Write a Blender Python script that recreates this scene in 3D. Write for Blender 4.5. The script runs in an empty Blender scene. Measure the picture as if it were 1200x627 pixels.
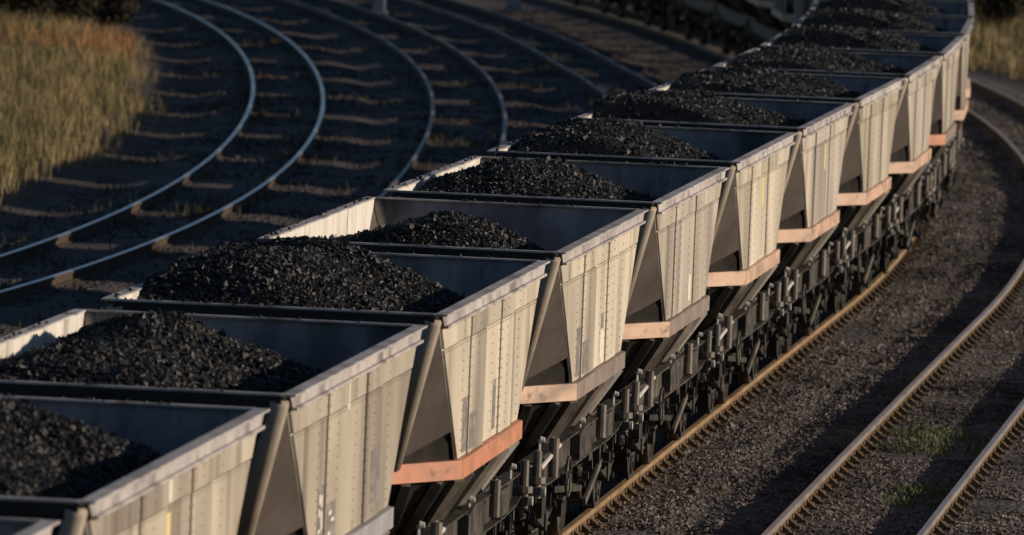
import bpy, math, random
import numpy as np
from mathutils import Vector, Matrix

random.seed(7)
rng = np.random.default_rng(11)
scene = bpy.context.scene
COL = scene.collection

# ------------------------------------------------------------------ camera
CAM_H, PITCH, ROLL, FPX = 8.277, 0.064763, 0.039072, 9980.16
cam_data = bpy.data.cameras.new('camera')
cam = bpy.data.objects.new('camera', cam_data)
COL.objects.link(cam)
cam_data.sensor_fit = 'HORIZONTAL'
cam_data.sensor_width = 36.0
cam_data.lens = 36.0 * FPX / 1200.0
cam_data.clip_start = 1.0
cam_data.clip_end = 6000.0
_r = Vector((1, 0, 0))
_d = Vector((0, math.cos(PITCH), -math.sin(PITCH)))
_u = Vector((0, math.sin(PITCH), math.cos(PITCH)))
_cr, _sr = math.cos(ROLL), math.sin(ROLL)
_R = _r * _cr + _u * _sr
_U = _u * _cr - _r * _sr
cam.matrix_world = Matrix(((_R.x, _U.x, -_d.x, 0), (_R.y, _U.y, -_d.y, 0), (_R.z, _U.z, -_d.z, CAM_H), (0, 0, 0, 1)))
cam_data.dof.use_dof = True
cam_data.dof.focus_distance = 84.0
cam_data.dof.aperture_fstop = 4.0
scene.camera = cam

# ------------------------------------------------------------------ light
SUN_EL, SUN_AZ = math.radians(14.2), math.radians(1.5)      # azimuth from +X towards +Y
to_sun = Vector((math.cos(SUN_AZ) * math.cos(SUN_EL), math.sin(SUN_AZ) * math.cos(SUN_EL), math.sin(SUN_EL)))
world = bpy.data.worlds.new('World')
scene.world = world
world.use_nodes = True
wn = world.node_tree
for n in list(wn.nodes):
    wn.nodes.remove(n)
w_out = wn.nodes.new('ShaderNodeOutputWorld')
w_bg = wn.nodes.new('ShaderNodeBackground')
w_sky = wn.nodes.new('ShaderNodeTexSky')
w_sky.sky_type = 'NISHITA'
w_sky.sun_disc = False
w_sky.air_density = 0.8
w_sky.dust_density = 0.2
w_sky.ozone_density = 2.2
w_sky.sun_elevation = SUN_EL
w_sky.sun_rotation = math.pi / 2 - SUN_AZ
w_bg.inputs['Strength'].default_value = 0.064
wn.links.new(w_sky.outputs[0], w_bg.inputs['Color'])
wn.links.new(w_bg.outputs[0], w_out.inputs['Surface'])
sun_data = bpy.data.lights.new('sun', 'SUN')
sun_data.energy = 5.0
sun_data.angle = math.radians(0.5)
sun_data.color = (1.0, 0.815, 0.62)
sun = bpy.data.objects.new('sun', sun_data)
COL.objects.link(sun)
sun.rotation_euler = to_sun.to_track_quat('Z', 'Y').to_euler()
scene.view_settings.view_transform = 'Standard'
scene.view_settings.look = 'None'
scene.view_settings.exposure = -0.15
scene.view_settings.gamma = 1.0
scene.view_settings.use_curve_mapping = False


# ------------------------------------------------------------------ helpers
class MB:
    """collects simple solids into one mesh"""
    def __init__(self):
        self.v, self.f, self.m = [], [], []

    def add(self, vs, fs, mi=0):
        o = len(self.v)
        self.v += [tuple(q) for q in vs]
        self.f += [tuple(i + o for i in q) for q in fs]
        self.m += [mi] * len(fs)
        return self

    def box(self, x0, x1, y0, y1, z0, z1, mi=0):
        vs = [(x0, y0, z0), (x1, y0, z0), (x1, y1, z0), (x0, y1, z0), (x0, y0, z1), (x1, y0, z1), (x1, y1, z1), (x0, y1, z1)]
        return self.add(vs, [(0, 3, 2, 1), (4, 5, 6, 7), (0, 1, 5, 4), (1, 2, 6, 5), (2, 3, 7, 6), (3, 0, 4, 7)], mi)

    def bar(self, p, q, w, h, up=(0, 0, 1), mi=0):
        p, q = Vector(p), Vector(q)
        d = (q - p).normalized()
        s = d.cross(Vector(up)).normalized()
        u = s.cross(d).normalized()
        vs = []
        for c in (p, q):
            for a, b in ((-1, -1), (1, -1), (1, 1), (-1, 1)):
                vs.append(c + s * (a * w / 2) + u * (b * h / 2))
        return self.add(vs, [(0, 1, 2, 3), (7, 6, 5, 4), (0, 4, 5, 1), (1, 5, 6, 2), (2, 6, 7, 3), (3, 7, 4, 0)], mi)

    def tube(self, p, q, r, n=10, r2=None, mi=0):
        p, q = Vector(p), Vector(q)
        r2 = r if r2 is None else r2
        d = (q - p).normalized()
        s = d.cross(Vector((0, 0, 1)) if abs(d.z) < .95 else Vector((1, 0, 0))).normalized()
        u = s.cross(d)
        vs = []
        for c, rr in ((p, r), (q, r2)):
            for k in range(n):
                a = 2 * math.pi * k / n
                vs.append(c + s * (rr * math.cos(a)) + u * (rr * math.sin(a)))
        fs = [(k, (k + 1) % n, n + (k + 1) % n, n + k) for k in range(n)]
        fs += [tuple(range(n - 1, -1, -1)), tuple(range(n, 2 * n))]
        return self.add(vs, fs, mi)

    def prism(self, pts, off, mi=0):
        """flat polygon pts thickened by the vector off"""
        off = Vector(off)
        n = len(pts)
        vs = [Vector(q) for q in pts] + [Vector(q) + off for q in pts]
        fs = [tuple(range(n)), tuple(range(2 * n - 1, n - 1, -1))]
        fs += [((k + 1) % n, k, n + k, n + (k + 1) % n) for k in range(n)]
        return self.add(vs, fs, mi)

    def mesh(self, name, mats, smooth=False):
        me = bpy.data.meshes.new(name)
        me.from_pydata(self.v, [], self.f)
        for m in (mats if isinstance(mats, (list, tuple)) else [mats]):
            me.materials.append(m)
        if any(self.m):
            me.polygons.foreach_set('material_index', self.m)
        import bmesh
        bm = bmesh.new()
        bm.from_mesh(me)
        bmesh.ops.recalc_face_normals(bm, faces=bm.faces)
        bm.to_mesh(me)
        bm.free()
        if smooth:
            me.shade_smooth()
        return me


def np_mesh(name, verts, faces, mats, smooth=False, mat_idx=None):
    me = bpy.data.meshes.new(name)
    nf, k = faces.shape
    me.vertices.add(len(verts))
    me.vertices.foreach_set('co', np.asarray(verts, dtype=np.float32).ravel())
    me.loops.add(nf * k)
    me.loops.foreach_set('vertex_index', faces.astype(np.int32).ravel())
    me.polygons.add(nf)
    me.polygons.foreach_set('loop_start', np.arange(0, nf * k, k, dtype=np.int32))
    me.polygons.foreach_set('loop_total', np.full(nf, k, dtype=np.int32))
    me.polygons.foreach_set('use_smooth', np.full(nf, smooth, dtype=bool))
    for m in (mats if isinstance(mats, (list, tuple)) else [mats]):
        me.materials.append(m)
    if mat_idx is not None:
        me.polygons.foreach_set('material_index', mat_idx.astype(np.int32))
    me.update(calc_edges=True)
    me.validate()
    return me


def link(name, me, parent=None, mat=None, loc=None):
    o = bpy.data.objects.new(name, me)
    COL.objects.link(o)
    if parent is not None:
        o.parent = parent
    if loc is not None:
        o.location = loc
    if mat is not None:
        o.material_slots[0].link = 'OBJECT'
        o.material_slots[0].material = mat
    return o


def tag(o, label=None, cat=None, group=None, kind=None):
    if label: o['label'] = label
    if cat: o['category'] = cat
    if group: o['group'] = group
    if kind: o['kind'] = kind
    return o


# ------------------------------------------------------------------ materials
def material(name, stops, scale=4.0, stretch=(1, 1, 1), rough=(.6, .8), metal=0.0, spec=.3, bump=0.0, bump_scale=40.0,
             detail=6.0, rand=0.0, dirt=None, coords='Object'):
    m = bpy.data.materials.new(name)
    m.use_nodes = True
    nt = m.node_tree
    N, L = nt.nodes, nt.links
    b = N['Principled BSDF']
    b.inputs['Metallic'].default_value = metal
    b.inputs['Specular IOR Level'].default_value = spec
    tc = N.new('ShaderNodeTexCoord')
    mp = N.new('ShaderNodeMapping')
    mp.inputs['Scale'].default_value = stretch
    L.new(tc.outputs[coords], mp.inputs['Vector'])
    oi = N.new('ShaderNodeObjectInfo')
    ad = N.new('ShaderNodeVectorMath'); ad.operation = 'ADD'
    ml = N.new('ShaderNodeVectorMath'); ml.operation = 'SCALE'; ml.inputs['Scale'].default_value = 37.0
    cb = N.new('ShaderNodeCombineXYZ')
    for k in range(3): L.new(oi.outputs['Random'], cb.inputs[k])
    L.new(cb.outputs[0], ml.inputs[0])
    L.new(mp.outputs[0], ad.inputs[0]); L.new(ml.outputs[0], ad.inputs[1])
    nz = N.new('ShaderNodeTexNoise')
    nz.inputs['Scale'].default_value = scale
    nz.inputs['Detail'].default_value = detail
    nz.inputs['Roughness'].default_value = .62
    L.new(ad.outputs[0], nz.inputs['Vector'])
    rp = N.new('ShaderNodeValToRGB')
    el = rp.color_ramp.elements
    while len(el) < len(stops): el.new(.5)
    for e, (p, c) in zip(el, stops):
        e.position = p; e.color = (*c, 1)
    L.new(nz.outputs['Fac'], rp.inputs['Fac'])
    out = rp.outputs[0]
    for d_scale, d_stretch, d_col, d_lo, d_hi in ([] if not dirt else dirt if isinstance(dirt, list) else [dirt]):
        mp2 = N.new('ShaderNodeMapping'); mp2.inputs['Scale'].default_value = d_stretch
        L.new(ad.outputs[0], mp2.inputs['Vector'])
        n2 = N.new('ShaderNodeTexNoise'); n2.inputs['Scale'].default_value = d_scale; n2.inputs['Detail'].default_value = 8
        L.new(mp2.outputs[0], n2.inputs['Vector'])
        mr = N.new('ShaderNodeMapRange'); mr.inputs['From Min'].default_value = d_lo; mr.inputs['From Max'].default_value = d_hi
        L.new(n2.outputs['Fac'], mr.inputs['Value'])
        mx = N.new('ShaderNodeMix'); mx.data_type = 'RGBA'
        L.new(mr.outputs[0], mx.inputs['Factor']); L.new(out, mx.inputs['A']); mx.inputs['B'].default_value = (*d_col, 1)
        out = mx.outputs['Result']
    if rand:
        hv = N.new('ShaderNodeHueSaturation')
        mr = N.new('ShaderNodeMapRange')
        mr.inputs['To Min'].default_value = 1 - rand; mr.inputs['To Max'].default_value = 1 + rand
        L.new(oi.outputs['Random'], mr.inputs['Value']); L.new(mr.outputs[0], hv.inputs['Value'])
        L.new(out, hv.inputs['Color']); out = hv.outputs[0]
    L.new(out, b.inputs['Base Color'])
    mr = N.new('ShaderNodeMapRange')
    mr.inputs['To Min'].default_value, mr.inputs['To Max'].default_value = rough
    L.new(nz.outputs['Fac'], mr.inputs['Value']); L.new(mr.outputs[0], b.inputs['Roughness'])
    if bump:
        nb = N.new('ShaderNodeTexNoise'); nb.inputs['Scale'].default_value = bump_scale; nb.inputs['Detail'].default_value = 5
        L.new(tc.outputs[coords], nb.inputs['Vector'])
        bp = N.new('ShaderNodeBump'); bp.inputs['Strength'].default_value = bump; bp.inputs['Distance'].default_value = .02
        L.new(nb.outputs['Fac'], bp.inputs['Height']); L.new(bp.outputs[0], b.inputs['Normal'])
    return m


M = {}
M['panel'] = material('weathered_aluminium', [(.28, (.33, .29, .245)), (.5, (.475, .43, .37)), (.72, (.61, .56, .485))], 1.6, (1, .55, .22),
                      (.42, .62), .1, .4, .12, 18, rand=.12, dirt=[(1.0, (1, 1.1, .55), (.20, .175, .155), .50, .78), (1.0, (1, 3.2, .30), (.115, .095, .08), .56, .74), (2.6, (1, 1.0, 1.2), (.30, .17, .10), .64, .80)])
M['panel_shaded'] = material('side_darkened_for_shade', [(.3, (.035, .034, .036)), (.5, (.085, .084, .09)), (.75, (.24, .235, .245))], 1.2, (1, 1.6, .12),
                            (.5, .7), .1, .4, .12, 18, rand=.85)  # left side panels: shade of the unlit side put into the colour
M['rim'] = material('galvanised_rim', [(.3, (.32, .30, .31)), (.7, (.54, .51, .50))], 3, (1, .8, 1), (.45, .7), .1, .4, .1, 30, rand=.08,
                    dirt=[(2, (1, 1.2, 1), (.13, .115, .11), .50, .72), (5, (1, 1, 1), (.24, .14, .09), .62, .75)])
M['inner'] = material('coal_stained_inner_plate', [(.3, (.15, .15, .165)), (.7, (.28, .27, .28))], 3, (1, 1, .5), (.5, .8), .1, .3, .1, 25,
                      dirt=[(1.1, (1.6, 1, .35), (.06, .06, .063), .48, .72), (3.0, (2.2, 1, .25), (.10, .075, .06), .58, .74)])
M['inner_side'] = material('scoured_inner_side', [(.3, (.55, .53, .49)), (.7, (.78, .76, .71))], 3, (1, 1, .5), (.45, .7), 0, .4, .1, 25,
                          dirt=[(1.3, (1, 1.5, .5), (.30, .28, .26), .54, .74), (4, (1, 1, .4), (.16, .12, .09), .62, .76)])
M['endplate'] = material('grimy_end_plate', [(.3, (.070, .058, .053)), (.7, (.115, .096, .086))], 3, (1, 1, .4), (.6, .85), 0, .3, .1, 25, rand=.12)
M['strut'] = material('strut_paint', [(.3, (.26, .225, .18)), (.7, (.38, .33, .27))], 4, (1, 1, .5), (.5, .75), 0, .3, .08, 25, rand=.1)
M['bar_orange'] = material('orange_cradle_paint', [(.3, (.46, .19, .11)), (.7, (.58, .26, .16))], 3, (1, 1, 1), (.4, .6), 0, .4, .05, 20,
                           dirt=[(2.2, (1, .7, 2), (.30, .17, .12), .48, .72), (6, (1, .6, 1), (.12, .075, .06), .60, .72)])
M['bar_pink'] = material('faded_pink_cradle_paint', [(.3, (.50, .33, .24)), (.7, (.66, .46, .34))], 3, (1, 1, 1), (.4, .6), 0, .4, .05, 20,
                         dirt=[(2.2, (1, .7, 2), (.30, .22, .18), .48, .72), (6, (1, .6, 1), (.13, .09, .075), .60, .72)])
M['bar_grey'] = material('grey_cradle_paint', [(.3, (.27, .27, .30)), (.7, (.40, .40, .44))], 3, (1, 1, 1), (.4, .6), .1, .4, .05, 20)
M['bar_dirty'] = material('grimy_cradle_paint', [(.3, (.17, .14, .13)), (.7, (.30, .24, .21))], 3, (1, 1, 1), (.45, .65), 0, .4, .05, 20)
M['under'] = material('brake_dust_steel', [(.3, (.022, .020, .018)), (.7, (.075, .065, .055))], 5, (1, 1, 1), (.4, .7), .2, .4, .2, 40, rand=.2)
M['frame'] = material('underframe_paint', [(.3, (.035, .031, .028)), (.7, (.12, .105, .09))], 4, (1, 1, 1), (.4, .65), .1, .4, .12, 30, rand=.2,
                      dirt=(5, (1, 1, 1), (.028, .024, .022), .45, .62))
M['chute'] = material('chute_and_unlit_end_plate', [(.3, (.012, .011, .011)), (.7, (.030, .028, .026))], 4, (1, 1, 1), (.5, .8), .1, .35, .15, 30)
M['grime'] = material('oily_brake_gear', [(.3, (.020, .018, .017)), (.6, (.060, .052, .046)), (.8, (.20, .17, .14))], 2.3, (1, 1, 1), (.35, .6), .2, .5, .2, 40)
M['rib'] = material('rib_paint', [(.3, (.06, .052, .046)), (.7, (.20, .175, .15))], 3, (1, 1, 1), (.4, .65), 0, .4, .1, 30, rand=.2)
M['bright'] = material('bare_bright_steel', [(.3, (.62, .60, .55)), (.7, (.80, .78, .72))], 8, (1, 1, 1), (.25, .4), .25, .6)
M['coal'] = material('coal', [(.3, (.004, .004, .0045)), (.6, (.010, .0098, .0105)), (.8, (.026, .0255, .027))], 7, (1, 1, 1), (.38, .68), 0, .36, .3, 60, coords='Object')
M['rust_rail'] = material('rusty_rail_side', [(.3, (.07, .045, .026)), (.7, (.15, .095, .05))], 6, (1, 1, 1), (.6, .85), .1, .3, .15, 60)
M['head_bright'] = material('polished_rail_head', [(.3, (.33, .27, .24)), (.7, (.50, .44, .40))], 6, (1, .2, 1), (.3, .45), .55, .5)
M['head_dull'] = material('dull_rail_head', [(.3, (.20, .18, .17)), (.7, (.32, .29, .28))], 6, (1, .2, 1), (.38, .5), .6, .5)
M['head_rust'] = material('golden_rusty_rail_head', [(.3, (.26, .165, .085)), (.7, (.46, .32, .18))], 6, (1, .2, 1), (.4, .55), .3, .5)
M['head_blue'] = material('worn_silver_rail_head', [(.3, (.66, .67, .74)), (.7, (.86, .87, .92))], 6, (1, .2, 1), (.22, .36), .9, .5)
M['rust_shaded'] = material('shaded_rusty_rail_side', [(.3, (.035, .027, .022)), (.7, (.08, .058, .042))], 6, (1, 1, 1), (.6, .85), .1, .3, .15, 60)  # rail rust darkened to carry the shade over the sidings
M['sleeper'] = material('weathered_sleeper', [(.3, (.05, .043, .040)), (.7, (.125, .105, .095))], 5, (.3, 3, 3), (.75, .95), 0, .2, .4, 30, rand=.25)
M['chair'] = material('rusty_rail_chair', [(.3, (.06, .042, .025)), (.7, (.15, .11, .06))], 8, (1, 1, 1), (.6, .85), .1, .3, .2, 50, rand=.2)
M['stone'] = material('ballast_stone', [(.25, (.070, .058, .054)), (.5, (.150, .127, .118)), (.8, (.36, .31, .275))], 5.5, (1, 1, 1), (.7, .95), 0, .25, .2, 80, detail=3,
                      dirt=[(.55, (1, .5, 1), (.045, .040, .036), .46, .66), (.8, (1, .45, 1), (.075, .078, .030), .60, .70), (1.7, (1, .6, 1), (.15, .10, .065), .60, .75)])
M['cinder'] = material('dark_cinder', [(.25, (.035, .030, .030)), (.5, (.070, .060, .058)), (.8, (.14, .12, .11))], 5.5, (1, 1, 1), (.7, .95), 0, .25, .2, 80, detail=3)
M['yellow'] = material('yellow_label_paint', [(.3, (.80, .62, .22)), (.7, (.88, .74, .36))], 9, (1, 1, 1), (.3, .45), 0, .5)
M['white'] = material('white_label_paint', [(.3, (.66, .62, .54)), (.7, (.80, .76, .68))], 9, (1, 1, 1), (.4, .6), 0, .4)
M['greypanel'] = material('grey_data_panel', [(.3, (.14, .135, .135)), (.7, (.22, .21, .205))], 12, (1, 1, 1), (.5, .7), 0, .3, dirt=(9, (1, 1, 1), (.36, .33, .28), .5, .75))
M['concrete'] = material('pale_concrete', [(.3, (.30, .31, .34)), (.7, (.48, .49, .52))], 6, (1, 1, 1), (.7, .9), 0, .3, .2, 40)
M['grass_dry'] = material('dry_grass', [(.25, (.09, .09, .04)), (.42, (.19, .165, .075)), (.58, (.33, .26, .135)), (.76, (.42, .29, .15))], 1.3, (1, .3, .1), (.7, .9), 0, .2, detail=8)
M['stalk'] = material('rusty_stalk', [(.3, (.26, .12, .05)), (.7, (.50, .27, .12))], 1.2, (1, 1, .2), (.7, .9), 0, .2)
M['grass_green'] = material('green_grass', [(.3, (.05, .085, .018)), (.7, (.12, .16, .035))], 2, (1, 1, .2), (.6, .8), 0, .3)
M['weed'] = material('trackside_weed', [(.3, (.035, .040, .016)), (.55, (.07, .062, .026)), (.75, (.13, .060, .028))], .8, (1, 1, .2), (.7, .9), 0, .2)
M['leaf'] = material('scrub_leaf', [(.3, (.020, .018, .010)), (.7, (.050, .038, .020))], 1.5, (1, 1, 1), (.6, .8), 0, .3)
M['bark'] = material('bark', [(.3, (.05, .04, .03)), (.7, (.10, .08, .06))], 6, (1, 1, .3), (.8, .95), 0, .2, .4, 40)


def ground_material():
    m = bpy.data.materials.new('cinder_and_ballast_ground')
    m.use_nodes = True
    nt = m.node_tree; N, L = nt.nodes, nt.links
    b = N['Principled BSDF']; b.inputs['Specular IOR Level'].default_value = .25
    tc = N.new('ShaderNodeTexCoord')
    def noise(scale, detail=6, rough=.6):
        n = N.new('ShaderNodeTexNoise'); n.inputs['Scale'].default_value = scale
        n.inputs['Detail'].default_value = detail; n.inputs['Roughness'].default_value = rough
        L.new(tc.outputs['Object'], n.inputs['Vector']); return n
    def ramp(src, stops):
        r = N.new('ShaderNodeValToRGB'); el = r.color_ramp.elements
        while len(el) < len(stops): el.new(.5)
        for e, (p, c) in zip(el, stops): e.position = p; e.color = (*c, 1)
        L.new(src, r.inputs['Fac']); return r
    bal = ramp(noise(16, 8, .75).outputs['Fac'], [(.3, (.045, .040, .042)), (.52, (.11, .098, .098)), (.75, (.25, .225, .22))])
    earth = ramp(noise(1.1, 10, .7).outputs['Fac'], [(.3, (.036, .032, .033)), (.52, (.080, .068, .064)), (.72, (.15, .12, .095))])
    at = N.new('ShaderNodeAttribute'); at.attribute_name = 'zone'
    sum_ = N.new('ShaderNodeMath'); sum_.operation = 'ADD'
    nn = noise(.9, 6, .7)
    sh = N.new('ShaderNodeMath'); sh.operation = 'MULTIPLY_ADD'; sh.inputs[1].default_value = 1.2; sh.inputs[2].default_value = -.6
    L.new(nn.outputs['Fac'], sh.inputs[0]); L.new(at.outputs['Fac'], sum_.inputs[0]); L.new(sh.outputs[0], sum_.inputs[1]); sum_.use_clamp = True
    mx = N.new('ShaderNodeMix'); mx.data_type = 'RGBA'
    L.new(sum_.outputs[0], mx.inputs['Factor']); L.new(earth.outputs[0], mx.inputs['A']); L.new(bal.outputs[0], mx.inputs['B'])
    # coal dust spilt in patches
    cd = noise(.45, 6, .65)
    mr = N.new('ShaderNodeMapRange'); mr.inputs['From Min'].default_value = .5; mr.inputs['From Max'].default_value = .68; mr.inputs['To Max'].default_value = .75
    L.new(cd.outputs['Fac'], mr.inputs['Value'])
    mx2 = N.new('ShaderNodeMix'); mx2.data_type = 'RGBA'
    L.new(mr.outputs[0], mx2.inputs['Factor']); L.new(mx.outputs['Result'], mx2.inputs['A']); mx2.inputs['B'].default_value = (.030, .027, .027, 1)
    L.new(mx2.outputs['Result'], b.inputs['Base Color'])
    b.inputs['Roughness'].default_value = .9
    vo = N.new('ShaderNodeTexVoronoi'); vo.inputs['Scale'].default_value = 14
    L.new(tc.outputs['Object'], vo.inputs['Vector'])
    bp = N.new('ShaderNodeBump'); bp.inputs['Strength'].default_value = .8; bp.inputs['Distance'].default_value = .04; bp.invert = True
    L.new(vo.outputs['Distance'], bp.inputs['Height']); L.new(bp.outputs[0], b.inputs['Normal'])
    return m


M['ground'] = ground_material()
M['water'] = material('puddle_water', [(.3, (.02, .02, .022)), (.7, (.03, .03, .032))], 2, (1, 1, 1), (.05, .12), 0, .5)


# ------------------------------------------------------------------ the line of the tracks
X3, Y3, HD, KA, S1, KL, KB = -1.53213, 74.35234, 0.11445, 8.655e-05, 47.044, 1.0, -0.00213326
DS = 0.5
S = np.arange(-160, 520) * DS
_k = KA + (KB - KA) * np.clip((S - S1) / KL, 0, 1)
_i0 = 160
_c = np.concatenate([[0], np.cumsum((_k[1:] + _k[:-1]) / 2 * DS)])
TH = HD + _c - _c[_i0]
_tm = (TH[1:] + TH[:-1]) / 2
PX = np.concatenate([[0], np.cumsum(DS * np.sin(_tm))]); PX = PX - PX[_i0] + X3
PY = np.concatenate([[0], np.cumsum(DS * np.cos(_tm))]); PY = PY - PY[_i0] + Y3


def master(off, s0, s1):
    """points of a line parallel to the loaded train's track (off may vary with s)"""
    k = (S >= s0) & (S <= s1)
    o = off(PY[k]) if callable(off) else off
    return np.stack([PX[k] + o * np.cos(TH[k]), PY[k] - o * np.sin(TH[k])], 1)


def poly_line(coef, ya, yb, y0, y1):
    """x as a polynomial of y inside ya..yb, straight on beyond"""
    y = np.arange(y0, y1 + .01, .5)
    t = (np.clip(y, ya, yb) - 180) / 60
    x = np.polyval(coef, t)
    dx = np.polyval(np.polyder(coef), t) / 60
    x = x + dx * (y - np.clip(y, ya, yb))
    return np.stack([x, y], 1)


LINE = {
    'train': master(0.0, -60, 215),
    'right': master(3.52, -20, 215),
    'siding_c': master(lambda y: -np.interp(y, [182, 205], [4.35, 4.9]), 20, 215),
    'siding_b': poly_line([-0.68, -3.199, -0.821, -1.058], 145, 243, 84, 285),
    'siding_a': poly_line([-0.813, 0.285, -3.076, -1.463, -4.881], 117, 240, 84, 285),
}


def normals(P):
    t = np.gradient(P, axis=0)
    t /= np.linalg.norm(t, axis=1)[:, None]
    return np.stack([t[:, 1], -t[:, 0]], 1), t      # right-hand normal, tangent


def dist_to(P, X, Y):
    """signed distance of X,Y from a line that runs mostly along y"""
    xc = np.interp(Y, P[:, 1], P[:, 0])
    return X - xc


# ------------------------------------------------------------------ ground: one sheet
def vnoise(x, y, cell, seed):
    g = np.random.default_rng(seed).random((257, 257))
    u, v = x / cell, y / cell
    i, j = np.floor(u).astype(int), np.floor(v).astype(int)
    fu, fv = u - i, v - j
    fu, fv = fu * fu * (3 - 2 * fu), fv * fv * (3 - 2 * fv)
    i, j = i % 256, j % 256
    return (g[i, j] * (1 - fu) + g[i + 1, j] * fu) * (1 - fv) + (g[i, j + 1] * (1 - fu) + g[i + 1, j + 1] * fu) * fv - .5


def ground_z(X, Y):
    near = np.full(X.shape, 9.0)
    for P in LINE.values():
        near = np.minimum(near, np.abs(dist_to(P, X, Y)))
    bed = np.clip((near - 1.45) / .5, 0, 1)
    z = -.166 - .085 * bed
    amp = .25 + .75 * bed
    amp = amp * np.where(dist_to(LINE['train'], X, Y) < -1.5, .45, 1.0)
    z = z + amp * (.07 * vnoise(X + 300, Y, 2.3, 1) + .035 * vnoise(X + 300, Y, .7, 2)) + .016 * vnoise(X + 300, Y, .3, 3)
    dl = dist_to(LINE['siding_a'], X, Y)
    z = z + np.clip((-dl - 2.2) / 3, 0, 1) * .30
    dr = dist_to(LINE['right'], X, Y)
    z = z + np.clip((dr - 2.5) / 4, 0, 1) * .25
    return z, near


gx = np.concatenate([[-3000, -800, -200, -80, -40, -28], np.arange(-20, 20.01, .2), [24, 30, 45, 90, 250, 900, 3000]])
gy = np.concatenate([[-3000, -500, -100, 0, 30, 50], np.arange(60, 262, .3), [268, 280, 320, 500, 1200, 4500]])
GX, GY = np.meshgrid(gx, gy, indexing='ij')
GZ, GN = ground_z(GX, GY)
far = (GX < -20) | (GX > 20) | (GY < 60) | (GY > 262)
GZ[far] = np.minimum(GZ[far], -.2)
nx, ny = len(gx), len(gy)
idx = np.arange(nx * ny).reshape(nx, ny)
gf = np.stack([idx[:-1, :-1].ravel(), idx[1:, :-1].ravel(), idx[1:, 1:].ravel(), idx[:-1, 1:].ravel()], 1)
gme = np_mesh('ground', np.stack([GX.ravel(), GY.ravel(), GZ.ravel()], 1), gf, M['ground'], True)
att = gme.attributes.new('zone', 'FLOAT', 'POINT')
dl_ = dist_to(LINE['train'], GX, GY)
zone = np.clip(1.25 - (GN - 1.2) / .8, 0, 1) * np.where(dl_ > -2.2, 1.0, .55)
zone = np.where((dl_ > -1.5) & (dl_ < 6.0), 1.0, zone)
att.data.foreach_set('value', zone.ravel().astype(np.float32))
ground = tag(link('ground', gme), 'dark cinder and ballast ground of the railway yard', kind='structure')

# ------------------------------------------------------------------ tracks
RAIL_PROFILE = [(-.070, -.160), (.070, -.160), (.070, -.148), (.012, -.132), (.010, -.062), (.036, -.050), (.036, -.006), (.028, 0.0),
                (-.028, 0.0), (-.036, -.006), (-.036, -.050), (-.010, -.062), (-.012, -.132), (-.070, -.148)]


def sweep(P, off, profile, name, mats, head_edges=()):
    n, _t = normals(P)
    k = len(profile)
    V = np.zeros((len(P), k, 3))
    for j, (a, z) in enumerate(profile):
        V[:, j, 0] = P[:, 0] + n[:, 0] * (off + a)
        V[:, j, 1] = P[:, 1] + n[:, 1] * (off + a)
        V[:, j, 2] = z
    F, MI = [], []
    base = np.arange(len(P) - 1) * k
    for j in range(k):
        j2 = (j + 1) % k
        F.append(np.stack([base + j, base + j2, base + k + j2, base + k + j], 1))
        MI.append(np.full(len(base), 1 if j in head_edges else 0))
    return np_mesh(name, V.reshape(-1, 3), np.concatenate(F), mats, False, np.concatenate(MI))


SLEEPER_ME = MB().box(-1.28, 1.28, -.125, .125, -.30, -.163).mesh('sleeper', M['sleeper'])
cm = MB()
cm.box(-.16, .16, -.07, .07, -.164, -.132)
for sx in (-1, 1):
    cm.prism([(sx * .036, -.05, -.131), (sx * .13, -.05, -.131), (sx * .05, -.05, -.068), (sx * .036, -.05, -.068)], (0, .10, 0))
CHAIR_ME = cm.mesh('rail_chair', M['chair'])


def build_track(P, label, head, side, gauge=.75, y_single=None, chairs=False, sink=0.0, seed=1):
    t = bpy.data.objects.new('railway_track', None)
    COL.objects.link(t)
    tag(t, label, kind='structure')
    for off in (-gauge, gauge):
        link('rail', sweep(P, off, RAIL_PROFILE, 'rail', [side, head], (5, 6, 7, 8, 9) if side is M['rust_rail'] else (6, 7, 8)), t)
    n, tg = normals(P)
    seg = np.concatenate([[0], np.cumsum(np.linalg.norm(np.diff(P, axis=0), axis=1))])
    r = random.Random(seed)
    mass = MB()
    q = .3
    while q < seg[-1]:
        x, y = np.interp(q, seg, P[:, 0]), np.interp(q, seg, P[:, 1])
        tx, ty = np.interp(q, seg, tg[:, 0]), np.interp(q, seg, tg[:, 1])
        a = -math.atan2(tx, ty) + r.uniform(-.012, .012)
        if y_single and y_single[0] <= y <= y_single[1]:
            s = link('sleeper', SLEEPER_ME, t, None, (x, y, -sink - r.uniform(0, .006)))
            s.rotation_euler = (0, 0, a)
            if chairs:
                for sx in (-gauge, gauge):
                    link('rail_chair', CHAIR_ME, s, None, (sx, 0, sink))
        else:
            c, sn = math.cos(a), math.sin(a)
            vs = []
            for zz in (-.30, -.163 - sink - r.uniform(0, .012)):
                for u, w in ((-1.28, -.125), (1.28, -.125), (1.28, .125), (-1.28, .125)):
                    vs.append((x + u * c - w * sn, y + u * sn + w * c, zz))
            mass.add(vs, [(0, 3, 2, 1), (4, 5, 6, 7), (0, 1, 5, 4), (1, 2, 6, 5), (2, 3, 7, 6), (3, 0, 4, 7)])
        q += .75
    if mass.v:
        o = link('far_sleepers', mass.mesh('far_sleepers', M['sleeper']), t)
        o['kind'] = 'stuff'
    return t


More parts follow.
